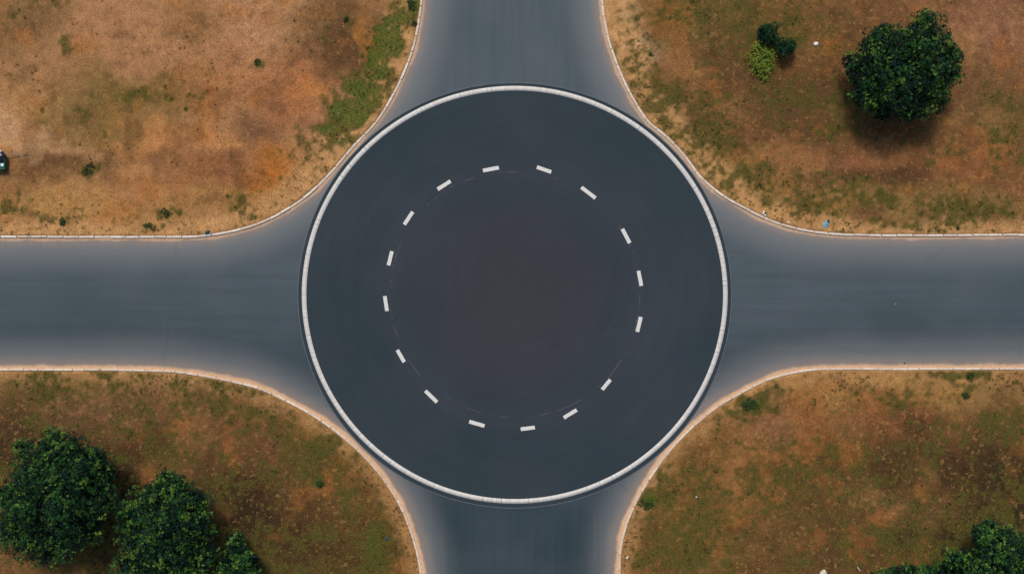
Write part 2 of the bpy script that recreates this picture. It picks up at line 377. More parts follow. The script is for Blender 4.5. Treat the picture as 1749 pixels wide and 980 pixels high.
cxw, cyw, _ = W(*RC)
k = NT('disc_asphalt'); p = k.pos()
sep = k.n('ShaderNodeSeparateXYZ'); k.l(p, sep.inputs[0])
X_ = k.math('SUBTRACT', sep.outputs[0], cxw); Y_ = k.math('MULTIPLY', k.math('SUBTRACT', sep.outputs[1], cyw), RX / RY)
R_ = k.math('SQRT', k.math('ADD', k.math('MULTIPLY', X_, X_), k.math('MULTIPLY', Y_, Y_)))
TH = k.math('ARCTAN2', Y_, X_)
pv = k.n('ShaderNodeCombineXYZ'); k.l(R_, pv.inputs[0]); k.l(k.math('MULTIPLY', k.math('COSINE', TH), 1.6), pv.inputs[1]); k.l(k.math('MULTIPLY', k.math('SINE', TH), 1.6), pv.inputs[2])
strk = k.noise(pv.outputs[0], 1.5, 6, .65); strk2 = k.noise(pv.outputs[0], .45, 4, .6)
big = k.noise(p, .12, 4, .5); fine = k.noise(p, 16, 3, .7)
outer = k.mix(k.rng(big, .35, .65), alb((51, 63, 69)), alb((60, 69, 75)))
centre = alb((66, 62, 68))
c = k.mix(k.rng(k.math('ADD', R_, k.math('MULTIPLY', k.math('SUBTRACT', strk2, .5), 7)), 3, 11.5, .7, 0, True), outer, centre)
c = k.mix(k.math('MULTIPLY', k.rng(k.math('ABSOLUTE', k.math('SUBTRACT', R_, 10.0)), 0, 1.8, .4, 0, True), k.rng(strk2, .35, .6)), c, alb((70, 71, 77)))
mul = k.math('MULTIPLY', k.rng(strk, .3, .7, .94, 1.06), k.rng(fine, .3, .7, .95, 1.05))
sv = k.n('ShaderNodeVectorMath', operation='SCALE'); k.l(c, sv.inputs[0]); k.l(mul, sv.inputs['Scale']); c = sv.outputs[0]
# faint dark tyre arcs and the ghost of an old setting-out line
ty = k.math('MULTIPLY', k.rng(strk, .60, .68, 0, .35, True), k.rng(k.math('ABSOLUTE', k.math('SUBTRACT', R_, 8.2)), 0, 2.2, 1, 0, True))
c = k.mix(ty, c, alb((46, 52, 60)))
gl = k.math('ABSOLUTE', k.math('SUBTRACT', k.math('ADD', R_, k.math('MULTIPLY', k.math('SUBTRACT', strk2, .5), .8)), 9.75))
gm = k.math('MULTIPLY', k.rng(gl, .01, .04, .30, 0), k.rng(k.noise(p, .7, 3, .6), .50, .56))
c = k.mix(gm, c, alb((150, 140, 138)))
spk = k.n('ShaderNodeTexVoronoi'); k.l(p, spk.inputs['Vector']); spk.inputs['Scale'].default_value = .9
sc_ = k.n('ShaderNodeSeparateColor'); k.l(spk.outputs['Color'], sc_.inputs[0])
c = k.mix(k.math('MULTIPLY', k.rng(spk.outputs['Distance'], .03, .05, .5, 0), k.rng(sc_.outputs[0], .9, .92)), c, alb((120, 112, 108)))
k.base(c); k.rough(.88, .18); k.bump(fine, .004, .5)
MAT_DISC = k.m
E0 = ell(6.0, 360) + np.array([0, -1.2 / S]); v = np.vstack([[[cxw, cyw, .012]], np.hstack([E0, np.full((360, 1), .012)]), np.hstack([E0, np.full((360, 1), -.02)])])
f = [(0, 1 + i, 1 + (i + 1) % 360) for i in range(360)] + [(1 + i, 361 + i, 361 + (i + 1) % 360, 1 + (i + 1) % 360) for i in range(360)]
disc = mesh_obj('roundabout_road', v, f, MAT_DISC)
tag(disc, 'round dark fresh asphalt surface of the roundabout inside the white ring', kind='structure')
MAT_SEAM = simple_mat('seam', alb((118, 120, 126)), .8, .2, 3)
sm = band('surface_seam', 5.7, 6.7, -.01, .017, MAT_SEAM, disc); sm.location.y = -1.2 / S

k = NT('ring_stone'); p = k.pos(); sep = k.n('ShaderNodeSeparateXYZ'); k.l(p, sep.inputs[0])
th = k.math('ARCTAN2', k.math('MULTIPLY', k.math('SUBTRACT', sep.outputs[1], cyw), RX / RY), k.math('SUBTRACT', sep.outputs[0], cxw))
u = k.math('MULTIPLY', th, 288 / (2 * math.pi)); fr = k.math('FRACT', u); cell = k.math('FLOOR', u)
wn = k.n('ShaderNodeTexWhiteNoise', noise_dimensions='1D'); k.l(cell, wn.inputs['W'])
jt = k.math('MULTIPLY', k.rng(fr, .08, .20, 1, 0), k.rng(wn.outputs['Value'], .3, 1.0, 0.1, 1.0))
jt = k.math('MULTIPLY', jt, k.rng(k.noise(p, .35, 3, .6), .4, .6, .25, 1))
dn = k.noise(p, 3.0, 5, .7)
c = k.mix(k.rng(wn.outputs['Value'], 0, 1), alb((226, 220, 211)), alb((238, 232, 222)))
c = k.mix(k.rng(dn, .5, .75, 0, .4), c, alb((196, 184, 172)))
c = k.mix(jt, c, alb((128, 122, 118)))
k.base(c); k.rough(.8, .25); k.bump(dn, .005, .4)
ring = band('stone_ring', -8.2, -.3, -.01, .020, k.m, n=288)
tag(ring, 'large white segmented ring bordering the dark roundabout surface', 'ring border')

k = NT('road_paint'); p = k.pos(); n1 = k.noise(p, 6, 5, .7); n2 = k.noise(p, 25, 3, .7)
c = k.mix(k.rng(n1, .5, .75, 0, .35), alb((236, 232, 224)), alb((190, 186, 180)))
c = k.mix(k.rng(n2, .62, .72, 0, .35), c, alb((110, 112, 116)))
k.base(c); k.rough(.7, .3); MAT_PAINT = k.m
DASH = [ # px, py, x0,y0,x1,y1 end points in the photo
 (825,291.5,852,286.5),(917,285.5,941.5,294),(747.5,323.5,769.5,309.5),(993,320,1017,338.5),(690.5,383.5,705,362),(1063,391,1075.5,415),
 (663.5,453,669.5,429),(1090.5,462.5,1095.5,488),(657.3,505.5,661,531),(1088.5,566.5,1094.5,541),(678.5,597.5,690.5,618),(1028.5,665,1042.5,648),
 (726.5,667,746.5,686.5),(963,713,985,699.5),(801.5,719.5,827.5,727),(889.5,732.5,913.5,729.5)]
WHERE = ['at the top of the circle, left of the two topmost', 'at the top of the circle, right of the two topmost',
 'on the upper left of the circle, tilted up to the right', 'on the upper right of the circle, tilted down to the right',
 'on the upper left of the circle, steeply tilted', 'on the upper right of the circle, steeply tilted',
 'nearly upright, upper left side, just above the leftmost dash', 'nearly upright, on the right side, rightmost and just above middle',
 'nearly upright, leftmost of all the dashes', 'nearly upright, on the right side, just below the middle',
 'steeply tilted, on the lower left, next below the leftmost dash', 'steeply tilted, on the lower right after the widest gap',
 'on the lower left of the circle, slanting forty degrees', 'on the lower right of the circle, tilted up to the right',
 'nearly level, at the bottom of the circle, left of lowest', 'nearly level, lowest of all the dashes']
for (x0, y0, x1, y1), wh in zip(DASH, WHERE):
    a = Vector(W(x0, y0)); b = Vector(W(x1, y1)); m = (a + b) / 2; d_ = b - a; L = d_.length / 2; w_ = .142
    n = 8; v = []; rr = random.Random(int(x0))
    for z in (0.002, .008):
        for s_ in (-1, 1):
            for i in range(n + 1):
                t = -L + 2 * L * i / n
                v.append((t + rr.uniform(-.006, .006), s_ * (w_ + rr.uniform(-.008, .008)), z))
    q = n + 1; f = []
    for i in range(n):
        f.append((2*q+i, 2*q+i+1, 3*q+i+1, 3*q+i)); f.append((i, i+1, 2*q+i+1, 2*q+i)); f.append((3*q+i, 3*q+i+1, q+i+1, q+i))
    f.append((0, 2*q, 3*q, q)); f.append((n, q+n, 3*q+n, 2*q+n))
    o = mesh_obj('road_dash', v, f, MAT_PAINT)
    o.location = (m.x, m.y, .012); o.rotation_euler.z = math.atan2(d_.y, d_.x)
    tag(o, 'white painted dash ' + wh, 'road marking', 'white dashes in a circle on the dark roundabout')

# ------------------------------------------------------------------ kerbs
k = NT('kerb_concrete'); p = k.pos(); oi = k.n('ShaderNodeObjectInfo')
n1 = k.noise(p, 4, 5, .7); n2 = k.noise(p, 1.2, 4, .6)
c = k.mix(oi.outputs['Random'], alb((226, 208, 188)), alb((250, 238, 222)))
c = k.mix(k.rng(n1, .48, .72, 0, .6), c, alb((196, 152, 116)))
c = k.mix(k.rng(n2, .60, .72, 0, .6), c, alb((150, 112, 82)))
k.base(c); k.rough(.85, .2); k.bump(n1, .01, .5); MAT_KERB = k.m

def cumlen(c):
    return np.concatenate([[0], np.cumsum(np.linalg.norm(np.diff(c, axis=0), axis=1))])
def at_s(c, cl, s):
    return np.array([np.interp(s, cl, c[:, 0]), np.interp(s, cl, c[:, 1])])
def off_pt(c, cl, s, o):
    e = .05; t = at_s(c, cl, s + e) - at_s(c, cl, s - e); t /= np.linalg.norm(t) + 1e-9
    return at_s(c, cl, s) + np.array([-t[1], t[0]]) * o

def kerb_piece(c, cl, s0, s1, o0, o1, top, rng, origin):
    n = max(2, int((s1 - s0) / .3)); v = []
    bev = .02
    prof = [(o0, -.12), (o0, top - bev), (o0 + bev, top), (o1 - bev, top), (o1, top - bev), (o1, -.12)]
    for i in range(n + 1):
        s = s0 + (s1 - s0) * i / n
        for (o_, z) in prof:
            P = off_pt(c, cl, s, o_ + (rng.uniform(-.006, .006)))
            v.append((P[0] - origin[0], P[1] - origin[1], z + (rng.uniform(-.006, .006) if z > 0 else 0)))
    q = 6; f = []
    for i in range(n):
        for j in range(q - 1):
            f.append((i*q+j, i*q+j+1, (i+1)*q+j+1, (i+1)*q+j)[::-1])
    f.append(tuple(range(q))); f.append(tuple(n*q+j for j in range(q))[::-1])
    return v, f

KL = ['pale kerb curving round the bare red upper left corner beside the green grass', 'pale kerb curving round the upper right corner with one big tree',
      'pale kerb curving round the lower right corner, half covered by soil', 'pale kerb with a wide sand strip curving round the lower left corner with two trees']
for ci, c in enumerate(KC):
    cl = cumlen(c); rng = random.Random(ci + 5)
    # visible span
    vis = [i for i in range(len(c)) if abs(c[i, 0]) < 45 and abs(c[i, 1]) < 27.5]
    sa, sb = cl[vis[0]], cl[vis[-1]]
    ctr = c[(vis[0] + vis[-1]) // 2]; origin = (float(ctr[0]), float(ctr[1]))
    root = empty('kerb', (origin[0], origin[1], 0)); tag(root, KL[ci], 'kerb', 'pale kerbs round the four corners')
    s = sa
    while s < sb - .3:
        L = rng.choice([1.1, 1.2, 1.2, 1.25, 1.45, .9]); e = min(s + L, sb)
        hid = .0
        if rng.random() < (.25 if ci >= 2 else .10): hid = .045
        mp = at_s(c, cl, (s + e) / 2) * S
        rr_ = math.hypot((mp[0] + CX - RC[0]) / RX, (CY - mp[1] - RC[1]) / RY)
        if rr_ < 1.06: hid = .03 + rng.random() * .04
        wd = rng.uniform(-.012, .012)
        v, f = kerb_piece(c, cl, s + .02, e - rng.choice([.02, .03, .05]), 0 + wd, (.14 if ci >= 2 else .17) + wd, .125 - hid + rng.uniform(-.01, .01), rng, origin)
        mesh_obj('kerb_stone', v, f, MAT_KERB, root)
        s = e
    for (a, b) in ((max(sa - 260, cl[1]), sa), (sb, min(sb + 260, cl[-2]))):
        v, f = kerb_piece(c, cl, a, b - .02, 0, .2, .12, rng, origin)
        mesh_obj('kerb_run', v, f, MAT_KERB, root)

# ------------------------------------------------------------------ ground cover: blades, straw, pebbles
def zsample(x, y):
    ix = np.clip(np.searchsorted(gx, x) - 1, 0, nx - 2); iy = np.clip(np.searchsorted(gy, y) - 1, 0, ny - 2)
    fx = (x - gx[ix]) / (gx[ix+1] - gx[ix]); fy = (y - gy[iy]) / (gy[iy+1] - gy[iy])
    def g(A): return (A[iy, ix]*(1-fx)+A[iy, ix+1]*fx)*(1-fy)+(A[iy+1, ix]*(1-fx)+A[iy+1, ix+1]*fx)*fy
    return g(GZ), g(GD), g(GG), g(GL)

def blades(n_try, accept, hmin, hmax, wid, lean, seed):
    r = np.random.default_rng(seed)
    x = r.uniform(-41.5, 41.5, n_try); y = r.uniform(-24, 24, n_try)
    z, dd, gg, lu = zsample(x, y); m = (dd > .22) & (r.random(n_try) < accept(x, y, dd, gg))
    x, y, z, lu = x[m], y[m], z[m], lu[m]; n = len(x)
    h = r.uniform(hmin, hmax, n); a = r.uniform(0, 2*np.pi, n); ln = r.uniform(*lean, n) * h
    dx, dy = np.cos(a), np.sin(a); w = wid * r.uniform(.6, 1.4, n)
    b0 = np.stack([x - dy*w, y + dx*w, z - .01], -1); b1 = np.stack([x + dy*w, y - dx*w, z - .01], -1)
    hz = np.sqrt(np.maximum(h*h - ln*ln, .0004)); t = np.stack([x + dx*ln, y + dy*ln, z + hz], -1)
    mid = np.stack([x + dx*ln*.45, y + dy*ln*.45, z + hz*.62], -1); side = np.stack([-dy*w*.8, dx*w*.8, 0*w], -1)
    v = np.stack([b0, b1, mid - side, mid + side, t], 1).reshape(-1, 3)
    i = np.arange(n) * 5
    f = np.concatenate([np.stack([i, i+1, i+2], -1), np.stack([i, i+2, i+3], -1), np.stack([i+3, i+2, i+4], -1)])
    tint = np.repeat(np.clip(r.random(n) * .6 + (1 - lu) * .5 * (seed == 1), 0, 1) if seed == 1 else r.random(n), 5)
    return v, f, tint

def tint_mat(name, stops, rough=.8, trans=0.0):
    k = NT(name); a = k.attr('tint').outputs['Fac']
    cr = k.n('ShaderNodeValToRGB'); k.l(a, cr.inputs[0]); el = cr.color_ramp.elements
    while len(el) < len(stops): el.new(.5)
    for e, (q, c) in zip(el, stops): e.position = q; e.color = c
    k.l(cr.outputs[0], k.b.inputs['Base Color']); k.rough(rough, .2)
    return k.m
M_GRASS = tint_mat('green_blades', [(0, alb((56, 80, 24))), (.6, alb((92, 112, 38))), (.8, alb((120, 110, 52))), (1, alb((140, 116, 62)))])
M_STRAW = tint_mat('straw_blades', [(0, alb((96, 72, 38))), (.4, alb((136, 98, 54))), (.75, alb((196, 152, 96))), (1, alb((92, 92, 40)))])
M_STONE = tint_mat('stone_chips', [(0, alb((120, 82, 58))), (.5, alb((186, 138, 100))), (.85, alb((206, 162, 120))), (1, alb((232, 200, 164)))])
v, f, t = blades(420000, lambda x, y, d, g: g * g * .8, .05, .16, .016, (.3, .95), 1)
tag(mesh_obj('grass', v, f, M_GRASS, attrs={'tint': t}), 'short green grass growing in patches on the dry soil', 'grass', kind='stuff')
v, f, t = blades(330000, lambda x, y, d, g: np.clip(sstep(.42, .7, fbm(x, y, 2.2, 140, 4)) * (.12 + .45 * sstep(5, .5, d) + .08 * (x > 0)) * (1 - g * .5), 0, 1), .06, .2, .011, (.7, .99), 2)
tag(mesh_obj('dry_grass', v, f, M_STRAW, attrs={'tint': t}), 'thin straw coloured dry grass scattered over the red soil', 'dry grass', kind='stuff')
def tufts(n_try, seed):
    r = np.random.default_rng(seed); x = r.uniform(-41.5, 41.5, n_try); y = r.uniform(-24, 24, n_try)
    z, dd, gg, lu = zsample(x, y)
    pr = sstep(.46, .68, fbm(x, y, 2.6, 400, 4)) * (.10 + .75 * sstep(5, .6, dd)) + .35 * gg * sstep(.3, .6, gg)
    m = (dd > .3) & (r.random(n_try) < pr); x, y, z = x[m], y[m], z[m]
    nb = 16; n = len(x); R_ = r.lognormal(-2.95, .4, n)
    a = r.uniform(0, 6.28, (n, nb)); q = np.sqrt(r.random((n, nb))) * R_[:, None]
    bx = (x[:, None] + np.cos(a) * q).ravel(); by = (y[:, None] + np.sin(a) * q).ravel(); bz = np.repeat(z, nb)
    a = a.ravel() + r.normal(0, .5, n * nb); h = np.repeat(R_, nb) * r.uniform(.5, 1.2, n * nb) + .03; w = h * .16; lo_ = h * .6
    dx, dy = np.cos(a), np.sin(a)
    v = np.stack([np.stack([bx - dy*w*.4, by + dx*w*.4, bz - .01], -1), np.stack([bx + dy*w*.4, by - dx*w*.4, bz - .01], -1),
                  np.stack([bx + dx*lo_*.5 + dy*w, by + dy*lo_*.5 - dx*w, bz + h*.55], -1), np.stack([bx + dx*lo_*1.3, by + dy*lo_*1.3, bz + h*.7], -1),
                  np.stack([bx + dx*lo_*.5 - dy*w, by + dy*lo_*.5 + dx*w, bz + h*.55], -1)], 1).reshape(-1, 3)
    i = np.arange(n * nb) * 5
    f = np.concatenate([np.stack([i, i+1, i+2], -1), np.stack([i, i+2, i+4], -1), np.stack([i+4, i+2, i+3], -1)])
    return v, f, np.repeat(np.clip(np.repeat(r.random(n), nb) + r.normal(0, .12, n * nb), 0, 1), 5)
M_TUFT = tint_mat('tuft_blades', [(0, alb((44, 46, 22))), (.4, alb((74, 78, 34))), (.7, alb((104, 100, 46))), (1, alb((150, 118, 66)))])
v, f, t = tufts(34000, 9)
tag(mesh_obj('ground_cover', v, f, M_TUFT, attrs={'tint': t}), 'countless tiny olive tufts dotting the soil, thickest near the kerbs', 'ground cover', kind='stuff')
def pebbles(n_try, seed):
    r = np.random.default_rng(seed); x = r.uniform(-41.5, 41.5, n_try); y = r.uniform(-24, 24, n_try)
    z, dd, gg, _l = zsample(x, y); nw = (x < 0) & (y > 0)
    m = (dd > .25) & (r.random(n_try) < sstep(.4, .68, fbm(x, y, 2.8, 200, 4)) * np.where(nw, .7, .12) * (1 - gg))
    x, y, z = x[m], y[m], z[m]; n = len(x); s = r.lognormal(-3.6, .38, n)
    base = np.array([(1, 0, 0), (0, 1, 0), (-1, 0, 0), (0, -1, 0), (0, 0, .7), (0, 0, -.5)])
    v = base[None] * s[:, None, None] * r.uniform(.7, 1.3, (n, 6, 1)); a = r.uniform(0, 6.28, n); ca, sa_ = np.cos(a)[:, None], np.sin(a)[:, None]
    vx = v[..., 0] * ca - v[..., 1] * sa_; vy = v[..., 0] * sa_ + v[..., 1] * ca
    v = np.stack([vx + x[:, None], vy + y[:, None], v[..., 2] + z[:, None] + .01], -1).reshape(-1, 3)
    i = np.arange(n) * 6; F = [(0,1,4),(1,2,4),(2,3,4),(3,0,4),(1,0,5),(2,1,5),(3,2,5),(0,3,5)]
    f = np.concatenate([np.stack([i+a_, i+b_, i+c_], -1) for a_, b_, c_ in F])
    return v, f, np.repeat(r.random(n) ** .9, 6)
v, f, t = pebbles(60000, 3)
tag(mesh_obj('gravel', v, f, M_STONE, attrs={'tint': t}), 'small pale stone chips scattered on the soil', 'gravel', kind='stuff')

# ------------------------------------------------------------------ foliage
def rosettes(P, N, size, nl, r, tint, elong=.42):
    """leaf rosettes at points P facing N: folded diamond leaves radiating outwards"""
    n = len(P); N = N / (np.linalg.norm(N, axis=1, keepdims=True) + 1e-9)
    up = np.where(np.abs(N[:, 2:3]) > .9, np.array([[1., 0, 0]]), np.array([[0, 0, 1.]]))
    T = np.cross(up, N); T /= np.linalg.norm(T, axis=1, keepdims=True); B = np.cross(N, T)
    a = (np.arange(nl) * 2.399)[None] + r.uniform(0, 6.28, (n, 1)) + r.uniform(-.3, .3, (n, nl))
    tilt = r.uniform(.05, 1.1, (n, nl))
    D = (np.cos(a) * np.cos(tilt))[..., None] * T[:, None] + (np.sin(a) * np.cos(tilt))[..., None] * B[:, None] + np.sin(tilt)[..., None] * N[:, None]
    SD = -np.sin(a)[..., None] * T[:, None] + np.cos(a)[..., None] * B[:, None]
    roll = r.uniform(-.6, .6, (n, nl, 1)); SD = SD * np.cos(roll) + np.cross(D, SD) * np.sin(roll)
    L = size[:, None, None] * r.uniform(.65, 1.25, (n, nl, 1)); w = L * elong * .5
    p0 = P[:, None] + D * L * .08
    NN = np.cross(D, SD)
    v = np.stack([p0, p0 + D*L*.5 + SD*w + NN*L*.05, p0 + D*L - NN*L*.08, p0 + D*L*.5 - SD*w + NN*L*.05], 2).reshape(-1, 3)
    q = np.arange(n * nl) * 4
    f = np.stack([q, q+1, q+2, q+3], -1)
    tt = np.repeat(np.clip(tint[:, None] + r.uniform(-.08, .08, (n, nl)), 0, 1).ravel(), 4)
    return v, f, tt

def lobe_points(c, rad, dens, r, lo=-.45, shell=(.72, 1.06)):
    A = 4 * math.pi * ((rad[0]*rad[1])**1.6/3 + (rad[0]*rad[2])**1.6/3 + (rad[1]*rad[2])**1.6/3) ** (1/1.6)
    n = int(A * dens); d = r.normal(size=(n, 3)); d /= np.linalg.norm(d, axis=1, keepdims=True)
    d = d[d[:, 2] > lo]
    k_ = r.uniform(*shell, (len(d), 1)) * (1 + .16 * np.sin(d[:, :1] * 5 + c[0]) * np.cos(d[:, 1:2] * 5 + c[1] * 2))
    P = np.array(c) + d * np.array(rad) * k_
    N = d / np.array(rad); N /= np.linalg.norm(N, axis=1, keepdims=True); N = N + np.array([0, 0, .5]) + r.normal(scale=.25, size=N.shape)
    return P, N

def tube(path, radii, sides=8):
    v = []; f = []
    for i, (P, ra) in enumerate(zip(path, radii)):
        P = Vector(P); d = (Vector(path[min(i+1, len(path)-1)]) - Vector(path[max(i-1, 0)])).normalized()
        u = d.cross(Vector((.3, 1, .2))).normalized(); w = d.cross(u)
        for j in range(sides):
            t = 2*math.pi*j/sides; v.append(tuple(P + (u*math.cos(t) + w*math.sin(t)) * ra))
    for i in range(len(path)-1):
        for j in range(sides):
            f.append((i*sides+j, i*sides+(j+1)%sides, (i+1)*sides+(j+1)%sides, (i+1)*sides+j))
    f.append(tuple(range(sides))[::-1]); f.append(tuple((len(path)-1)*sides+j for j in range(sides)))
    return v, f

M_BARK = simple_mat('bark', (.10, .07, .05, 1), .9, .35, 9)
def leaf_mat(name, stops):
    k = NT(name); a = k.attr('tint').outputs['Fac']
    cr = k.n('ShaderNodeValToRGB'); k.l(a, cr.inputs[0]); el = cr.color_ramp.elements
    while len(el) < len(stops): el.new(.5)
    for e, (q, c) in zip(el, stops): e.position = q; e.color = c
    k.l(cr.outputs[0], k.b.inputs['Base Color']); k.rough(.6, .25)
    tr = k.n('ShaderNodeBsdfTranslucent'); k.l(cr.outputs[0], tr.inputs[0])
    mx = k.n('ShaderNodeMixShader'); mx.inputs[0].default_value = .18
    k.l(k.b.outputs[0], mx.inputs[1]); k.l(tr.outputs[0], mx.inputs[2])
    k.l(mx.outputs[0], k.t.nodes['Material Output'].inputs[0])
    return k.m
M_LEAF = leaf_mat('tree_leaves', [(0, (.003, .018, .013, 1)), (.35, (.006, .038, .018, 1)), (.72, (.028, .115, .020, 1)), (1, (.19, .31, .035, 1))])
M_LEAF_L = leaf_mat('pale_bush_leaves', [(0, (.05, .15, .02, 1)), (.5, (.11, .23, .025, 1)), (1, (.30, .34, .04, 1))])
M_LEAF_D = leaf_mat('dark_bush_leaves', [(0, (.005, .028, .016, 1)), (.7, (.010, .05, .02, 1)), (1, (.03, .10, .025, 1))])

def make_tree(lobes, base_px, label, seed, group='broad green trees on the dry corners', name='tree', cat='tree', light=.10, leaf=.135, dens=19.0, mat=None):
    """lobes: (px, py, z, radius px, vertical radius m) - px as seen in the photo at height z"""
    r = np.random.default_rng(seed); V = []; Fc = []; T = []; off = 0
    bx, by, _ = W(*base_px); bz = float(zsample(np.array([bx]), np.array([by]))[0][0])
    root = empty(name, (bx, by, bz)); tag(root, label, cat, group)
    org = np.array([bx, by, bz]); cs = []
    for (px, py, z, rp, rz) in lobes:
        c = np.array(W(px, py, z)); rad = np.array([rp / S, rp / S, rz]) * (1 - z / H); cs.append((c, rad))
        # a lobe is itself a handful of uneven boughs
        subs = [(c, rad * (.74 if rad[0] > 1.0 else .9))]
        for _ in range(max(4, int(rad[0] * 8))):
            d = r.normal(size=3); d[2] = abs(d[2]) * .8 - .15; d /= np.linalg.norm(d)
            s_ = r.uniform(.2, .42); subs.append((c + d * rad * r.uniform(.68, 1.0), rad * s_))
        for (sc3, sr) in subs:
            P, N = lobe_points(sc3, sr, dens, r)
            if len(P) == 0: continue
            tint = np.clip(r.beta(2, 4, len(P)) * .38 + r.uniform(-.06, .06), 0, .4)
            for q_ in r.choice(len(P), max(1, int(len(P) / 9))):   # lighter sprays: lit leaves against dark crown gaps, painted as tint
                mk = np.linalg.norm(P - P[q_], axis=1) < r.uniform(.15, .42)
                tint[mk] = np.clip(r.normal(r.uniform(.5, .8), .07, mk.sum()), 0, .84)
            # young pale leaf tips, also painted crown highlights: in bunches on upward faces
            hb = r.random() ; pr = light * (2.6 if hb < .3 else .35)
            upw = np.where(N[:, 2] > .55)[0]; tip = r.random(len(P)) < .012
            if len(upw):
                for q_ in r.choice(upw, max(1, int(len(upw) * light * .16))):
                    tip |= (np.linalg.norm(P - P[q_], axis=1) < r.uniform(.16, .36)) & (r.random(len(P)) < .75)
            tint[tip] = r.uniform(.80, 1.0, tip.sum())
            size = np.where(tip, leaf * .95, leaf) * r.uniform(.8, 1.2, len(P))
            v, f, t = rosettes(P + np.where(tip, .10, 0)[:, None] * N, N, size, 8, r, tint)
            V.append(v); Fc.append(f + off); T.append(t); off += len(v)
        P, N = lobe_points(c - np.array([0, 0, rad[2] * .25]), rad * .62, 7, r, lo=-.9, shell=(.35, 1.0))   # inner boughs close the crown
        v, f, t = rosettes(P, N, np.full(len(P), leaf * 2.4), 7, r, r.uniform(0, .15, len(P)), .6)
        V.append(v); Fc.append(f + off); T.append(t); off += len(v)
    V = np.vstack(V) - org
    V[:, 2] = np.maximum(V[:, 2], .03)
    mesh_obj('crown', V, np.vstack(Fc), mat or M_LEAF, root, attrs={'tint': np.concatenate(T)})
    # trunk with limbs into the lobes
    hz = max(l[2] for l in lobes); vv = []; ff = []
    rb = .035 * hz + .05; th = hz * .36
    top = np.array([0, 0, th])
    def add(path, radii):
        v, f = tube(path, radii); o = len(vv); vv.extend(v); ff.extend([tuple(i + o for i in q) for q in f])
    add([(0, 0, -.15), (0, 0, .15), (.05, .03, th * .5), tuple(top), tuple(top + [0, .02, .3])], [rb * 1.5, rb * 1.15, rb * .95, rb * .8, rb * .5])
    for (c, rad) in cs:
        e = c - org; m_ = top * .5 + e * .5 + np.array([0, 0, .25])
        add([tuple(top - [0, 0, .15]), tuple(m_), tuple(e)], [rb * .5, rb * .32, rb * .12])
    mesh_obj('trunk', vv, ff, M_BARK, root, smooth=True)
    return root

make_tree([(1545,110,4.6,62,2.2),(1497,85,3.9,42,1.6),(1575,62,4.2,40,1.6),(1600,100,3.8,44,1.7),(1475,120,3.3,36,1.5),(1480,160,2.9,34,1.4),(1530,165,3.2,42,1.5),(1580,150,3.3,42,1.6),
           (1622,95,2.9,24,1.1),(1620,128,2.8,22,1.0),(1583,40,3.4,18,.9),(1510,60,3.2,26,1.1),(1555,185,2.2,26,1.0),(1510,188,2.0,24,.9),(1456,105,2.4,18,.9)],
          (1535, 118), 'large lone dark green tree in the upper right corner of dry ground', 11)
make_tree([(95,845,5.2,60,2.4),(60,800,4.6,42,1.8),(110,782,4.6,40,1.7),(155,790,3.9,38,1.5),(150,845,4.0,44,1.7),(45,860,4.2,46,1.8),(100,905,4.0,48,1.8),(45,915,3.2,36,1.4),(140,905,3.0,36,1.4),
           (95,758,3.4,26,1.1),(12,850,3.2,34,1.3),(18,905,2.6,30,1.2),(40,765,3.2,18,.9),(175,815,2.8,26,1.0),(80,940,2.6,30,1.1)],
          (110, 835), 'biggest leafy tree at the left edge of the lower left corner', 12, light=.12)
make_tree([(285,895,4.4,52,2.1),(260,850,3.8,34,1.5),(290,838,3.6,32,1.4),(325,860,3.6,36,1.5),(235,880,3.4,34,1.4),(235,925,3.2,34,1.4),(330,905,3.3,38,1.4),(285,945,3.6,46,1.6),(225,965,2.6,30,1.2),(345,945,2.8,32,1.2),(300,985,2.8,44,1.3),(285,820,2.8,20,.9)],
          (290, 890), 'second leafy tree with yellowish leaf tips, right of the biggest one at lower left', 13, light=.12)
make_tree([(405,950,2.4,26,1.1),(425,968,1.9,20,.9),(385,972,2.0,24,.9),(408,985,1.8,24,.8),(402,925,1.7,15,.7)],
          (400, 955), 'small young tree beside the second tree, at the bottom edge', 14, light=.15, leaf=.18)
make_tree([(1700,945,4.2,48,2.0),(1680,915,3.6,26,1.2),(1718,925,3.4,30,1.3),(1640,958,3.0,30,1.2),(1665,975,3.2,34,1.3),(1740,965,3.6,38,1.5),(1700,990,3.8,48,1.6),(1690,900,2.7,16,.8),(1615,975,2.2,20,.9)],
          (1690, 950), 'leafy tree cut off by the lower right corner of the photo', 15, light=.17)
make_tree([(1560,985,1.7,26,.8),(1530,985,1.5,22,.7),(1500,988,1.3,16,.6),(1590,988,1.6,22,.8)],
          (1545, 985), 'low dark bush at the bottom edge, left of the lower right tree', 16, 'low bushes on the dry ground', 'bush', 'bush', light=.16, leaf=.17)
make_tree([(1311,57,1.0,16,.7),(1319,66,.8,12,.5),(1304,54,.8,10,.5)], (1311, 62), 'dark round bush just above the pale yellow green bush', 17, 'low bushes on the dry ground', 'bush', 'bush', light=.02, leaf=.12, dens=45, mat=M_LEAF_D)
make_tree([(1343,82,1.2,14,.65),(1352,80,.9,9,.4),(1334,80,.9,9,.4)], (1342, 82), 'dark round bush on the right of the pale yellow green bush', 18, 'low bushes on the dry ground', 'bush', 'bush', light=.02, leaf=.12, dens=45, mat=M_LEAF_D)
